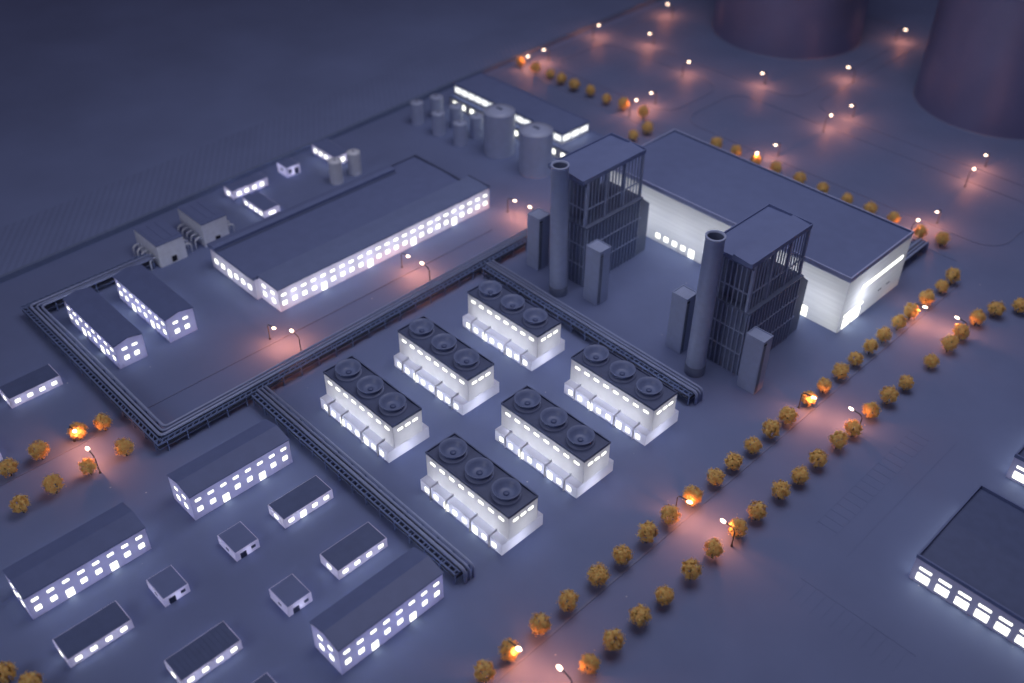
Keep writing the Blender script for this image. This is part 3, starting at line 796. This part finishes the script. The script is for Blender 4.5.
tree(61.2, 168.2, 'yellow tree standing clear of the hall, right of its far corner', 'yellow trees by the far right hall corner')
for x, y, lab in ((-58.8, -117.4, 'amber tree cut by the left edge of the photo beside the left road'), (-59, -108.7, 'amber tree second from the left edge on the far side of the left road'),
                  (-59.2, -97.6, 'brightly glowing amber tree with a lamp shining in its crown by the left rack'), (-57.5, -91, 'amber tree beside the left pipe rack, right of the glowing one'),
                  (-44.4, -111.5, 'amber tree left of the tall lamp on the near side of the left road'), (-43.9, -120.6, 'amber tree nearest the long gabled block at the left edge'),
                  (-44.4, -101.9, 'amber tree directly under the lamp on the near side of the left road'), (-44.3, -91.5, 'amber tree closest to the corner of the pipe rack loop'),
                  (2.0, -144.2, 'amber tree cut by the bottom left corner of the photo'), (9.0, -141.4, 'amber tree at the bottom edge below the low lit block')):
    tree(x, y, lab, 'amber trees on the left')

# ------------------------------------------------------------------ street lamps
lampdata = bpy.data.lights.new('street lamp light', 'SPOT'); lampdata.spot_size = math.radians(167); lampdata.spot_blend = .12; lampdata.energy = 3300; lampdata.color = (1.0, .285, .11); lampdata.shadow_soft_size = .45
def make_lamp():
    t = thing('street_lamp', '', 'street lamp', (0, 0, 0), 0, 'glowing street lamps')
    part('pole', MB().tube([(0, 0, -.05), (0, 0, 3), (0, 0, 5.2), (.3, 0, 5.9), (1.0, 0, 6.3), (3.0, 0, 6.5)], .17, 8), M['pole'], t)
    mb = MB(); mb.lathe([(0, -.42), (.45, -.36), (.72, -.12), (.76, .08), (.5, .3), (0, .38)], 0, 0, 18, False)
    h = part('lamp_head', mb, M['bulb'], t, (3.7, 0, 6.45)); h.scale = (1.1, .7, .62); h.rotation_euler = (0, math.radians(-8), 0)
    o = bpy.data.objects.new('lamp_light', lampdata); C.objects.link(o); o.parent = t; o.location = (3.8, 0, 5.7)
    part('foot', MB().lathe([(.36, -.03), (.36, .35), (.2, .5)], 0, 0, 12), M['pole'], t)
    return t
R0, RP, R9, RM = 0, PI, PI/2, -PI/2
LAMPS = [(73.8, -60.5, R0, 'street lamp shining beside an amber tree at the bottom edge on the plant side'), (90.8, -57.5, RP, 'street lamp across the road at the bottom edge, its post cut off by the frame'),
 (73.4, 1.2, R0, 'street lamp on the plant side of the road, level with the lowest cooling block'), (90.6, 2.2, RP, 'street lamp across the tree lined road facing the lowest cooling blocks'),
 (73.6, 58.5, R0, 'street lamp shining inside an amber tree on the plant side, below the right boiler house'), (91.0, 62, RP, 'street lamp across the road from the right boiler house'),
 (74.6, 121.5, R0, 'street lamp on the plant side of the road beside the lit end of the hall'), (91.8, 123.6, RP, 'street lamp across the road from the lit end of the hall'),
 (-60.2, -34.2, R0, 'street lamp by the near left corner of the long main building'), (-47.9, -31.0, RP, 'street lamp beside the main pipe rack below the near corner of the main building'),
 (-61.9, 21, R0, 'street lamp by the middle of the long lit front of the main building'), (-48.0, 21.7, RP, 'street lamp beside the main pipe rack opposite the middle of the main building'),
 (-62.6, 72.6, R0, 'street lamp at the right end of the main building, left of the shaft'), (-48.2, 73.5, RP, 'street lamp tucked behind the shaft left of the left chimney'),
 (-43.4, -99.8, RP, 'street lamp with dark bent post beside the left rack corner'), (-59.6, -99.2, R0, 'street lamp in the crown of the glowing tree left of the rack'),
 (-147.2, 164.3, R9, 'street lamp by the first yellow tree behind the two tier building'), (-147.4, 182.8, RM, 'street lamp right of the first yellow tree at the shore wall'),
 (-82.2, 165.6, R9, 'street lamp at the right end of the yellow tree row, nearer of two'), (-82.2, 183.3, RM, 'street lamp past the right end of the yellow tree row, farther of two'),
 (-18.3, 163.9, R9, 'street lamp just over the far edge of the hall roof, nearer of two'), (-17, 182.4, RM, 'street lamp just beyond the far edge of the hall roof, farther of two'),
 (51.0, 164.2, R9, 'street lamp at the far right corner of the hall, nearer of two'), (53.0, 181.8, RM, 'street lamp past the far right corner of the hall, farther of two'),
 (-149.6, 216.8, R9, 'street lamp beside the shore wall near the top of the photo'), (-125.2, 234.4, RM, 'street lamp on the open ground left of the left storage tank, nearer the shore'),
 (-91.3, 214.2, R9, 'street lamp on the open ground straight below the left edge of the left tank'), (-60.4, 236, RM, 'street lamp just below the middle of the left storage tank'),
 (-15.8, 214.3, R9, 'street lamp between the two storage tanks, lower left of a close pair'), (-14.6, 236.1, RM, 'street lamp between the two storage tanks, upper right of a close pair'),
 (47.7, 214.4, R9, 'street lamp below the right storage tank, nearer of a close pair'), (45.8, 235.9, RM, 'street lamp below the right storage tank, farther of a close pair'),
 (-140.2, 268, RP, 'street lamp at the top edge left of the left storage tank'), (-33.0, 266.7, RP, 'street lamp at the right foot of the left storage tank'),
 (-44.6, 327, R0, 'street lamp far back between the tanks near the top edge')]
lp = make_lamp()
for i, (x, y, rz, lab) in enumerate(LAMPS):
    if i == 0: lp.location = (x, y, 0); lp.rotation_euler = (0, 0, rz); lp['label'] = lab
    else: dup(lp, (x, y, 0), lab, rz)

# ------------------------------------------------------------------ room light, camera
w = bpy.data.worlds.new('World'); S.world = w; w.use_nodes = True
bg = w.node_tree.nodes['Background']; bg.inputs['Color'].default_value = (.65, .56, .88, 1); bg.inputs['Strength'].default_value = .085
def area(name, loc, target, size, watt, col, spread=180):
    l = bpy.data.lights.new(name, 'AREA'); l.shape = 'DISK'; l.size = size; l.energy = watt; l.color = col; l.spread = math.radians(spread)
    o = bpy.data.objects.new(name, l); C.objects.link(o); o.location = loc
    o.rotation_euler = (Vector(target)-Vector(loc)).to_track_quat('-Z', 'Y').to_euler()
area('ceiling_light', (15, 85, 350), (15, 85, 0), 260, 272000, (.836, .80, .926), 128)
area('side_light', (0, -380, 230), (0, 60, 10), 190, 225000, (.836, .82, .926))

cam = bpy.data.cameras.new('camera'); co = bpy.data.objects.new('camera', cam); C.objects.link(co)
r2 = Vector((0.70011613, 0.71399467, 0.00700063)); u2 = Vector((-0.4527566, 0.43633192, 0.77757695)); fw = Vector((-0.5521312, 0.54756375, -0.62874881))
mtx = Matrix((r2, u2, -fw)).transposed().to_4x4(); mtx.translation = Vector((169.16352012, -154.36755662, 200.0))
co.matrix_world = mtx
cam.sensor_width = 36; cam.lens = 35.525553759647444; cam.clip_start = 1; cam.clip_end = 5000
cam.dof.use_dof = True; cam.dof.focus_distance = 272; cam.dof.aperture_fstop = .0135
S.camera = co
S.render.resolution_x = 1024; S.render.resolution_y = 683
S.view_settings.view_transform = 'Standard'; S.view_settings.look = 'None'
S.view_settings.exposure = 0; S.view_settings.gamma = 1
S.render.engine = 'CYCLES'
S.cycles.use_denoising = True
S.cycles.max_bounces = 6; S.cycles.diffuse_bounces = 3; S.cycles.glossy_bounces = 2; S.cycles.transmission_bounces = 3
S.cycles.sample_clamp_indirect = 4; S.cycles.caustics_reflective = False; S.cycles.caustics_refractive = False
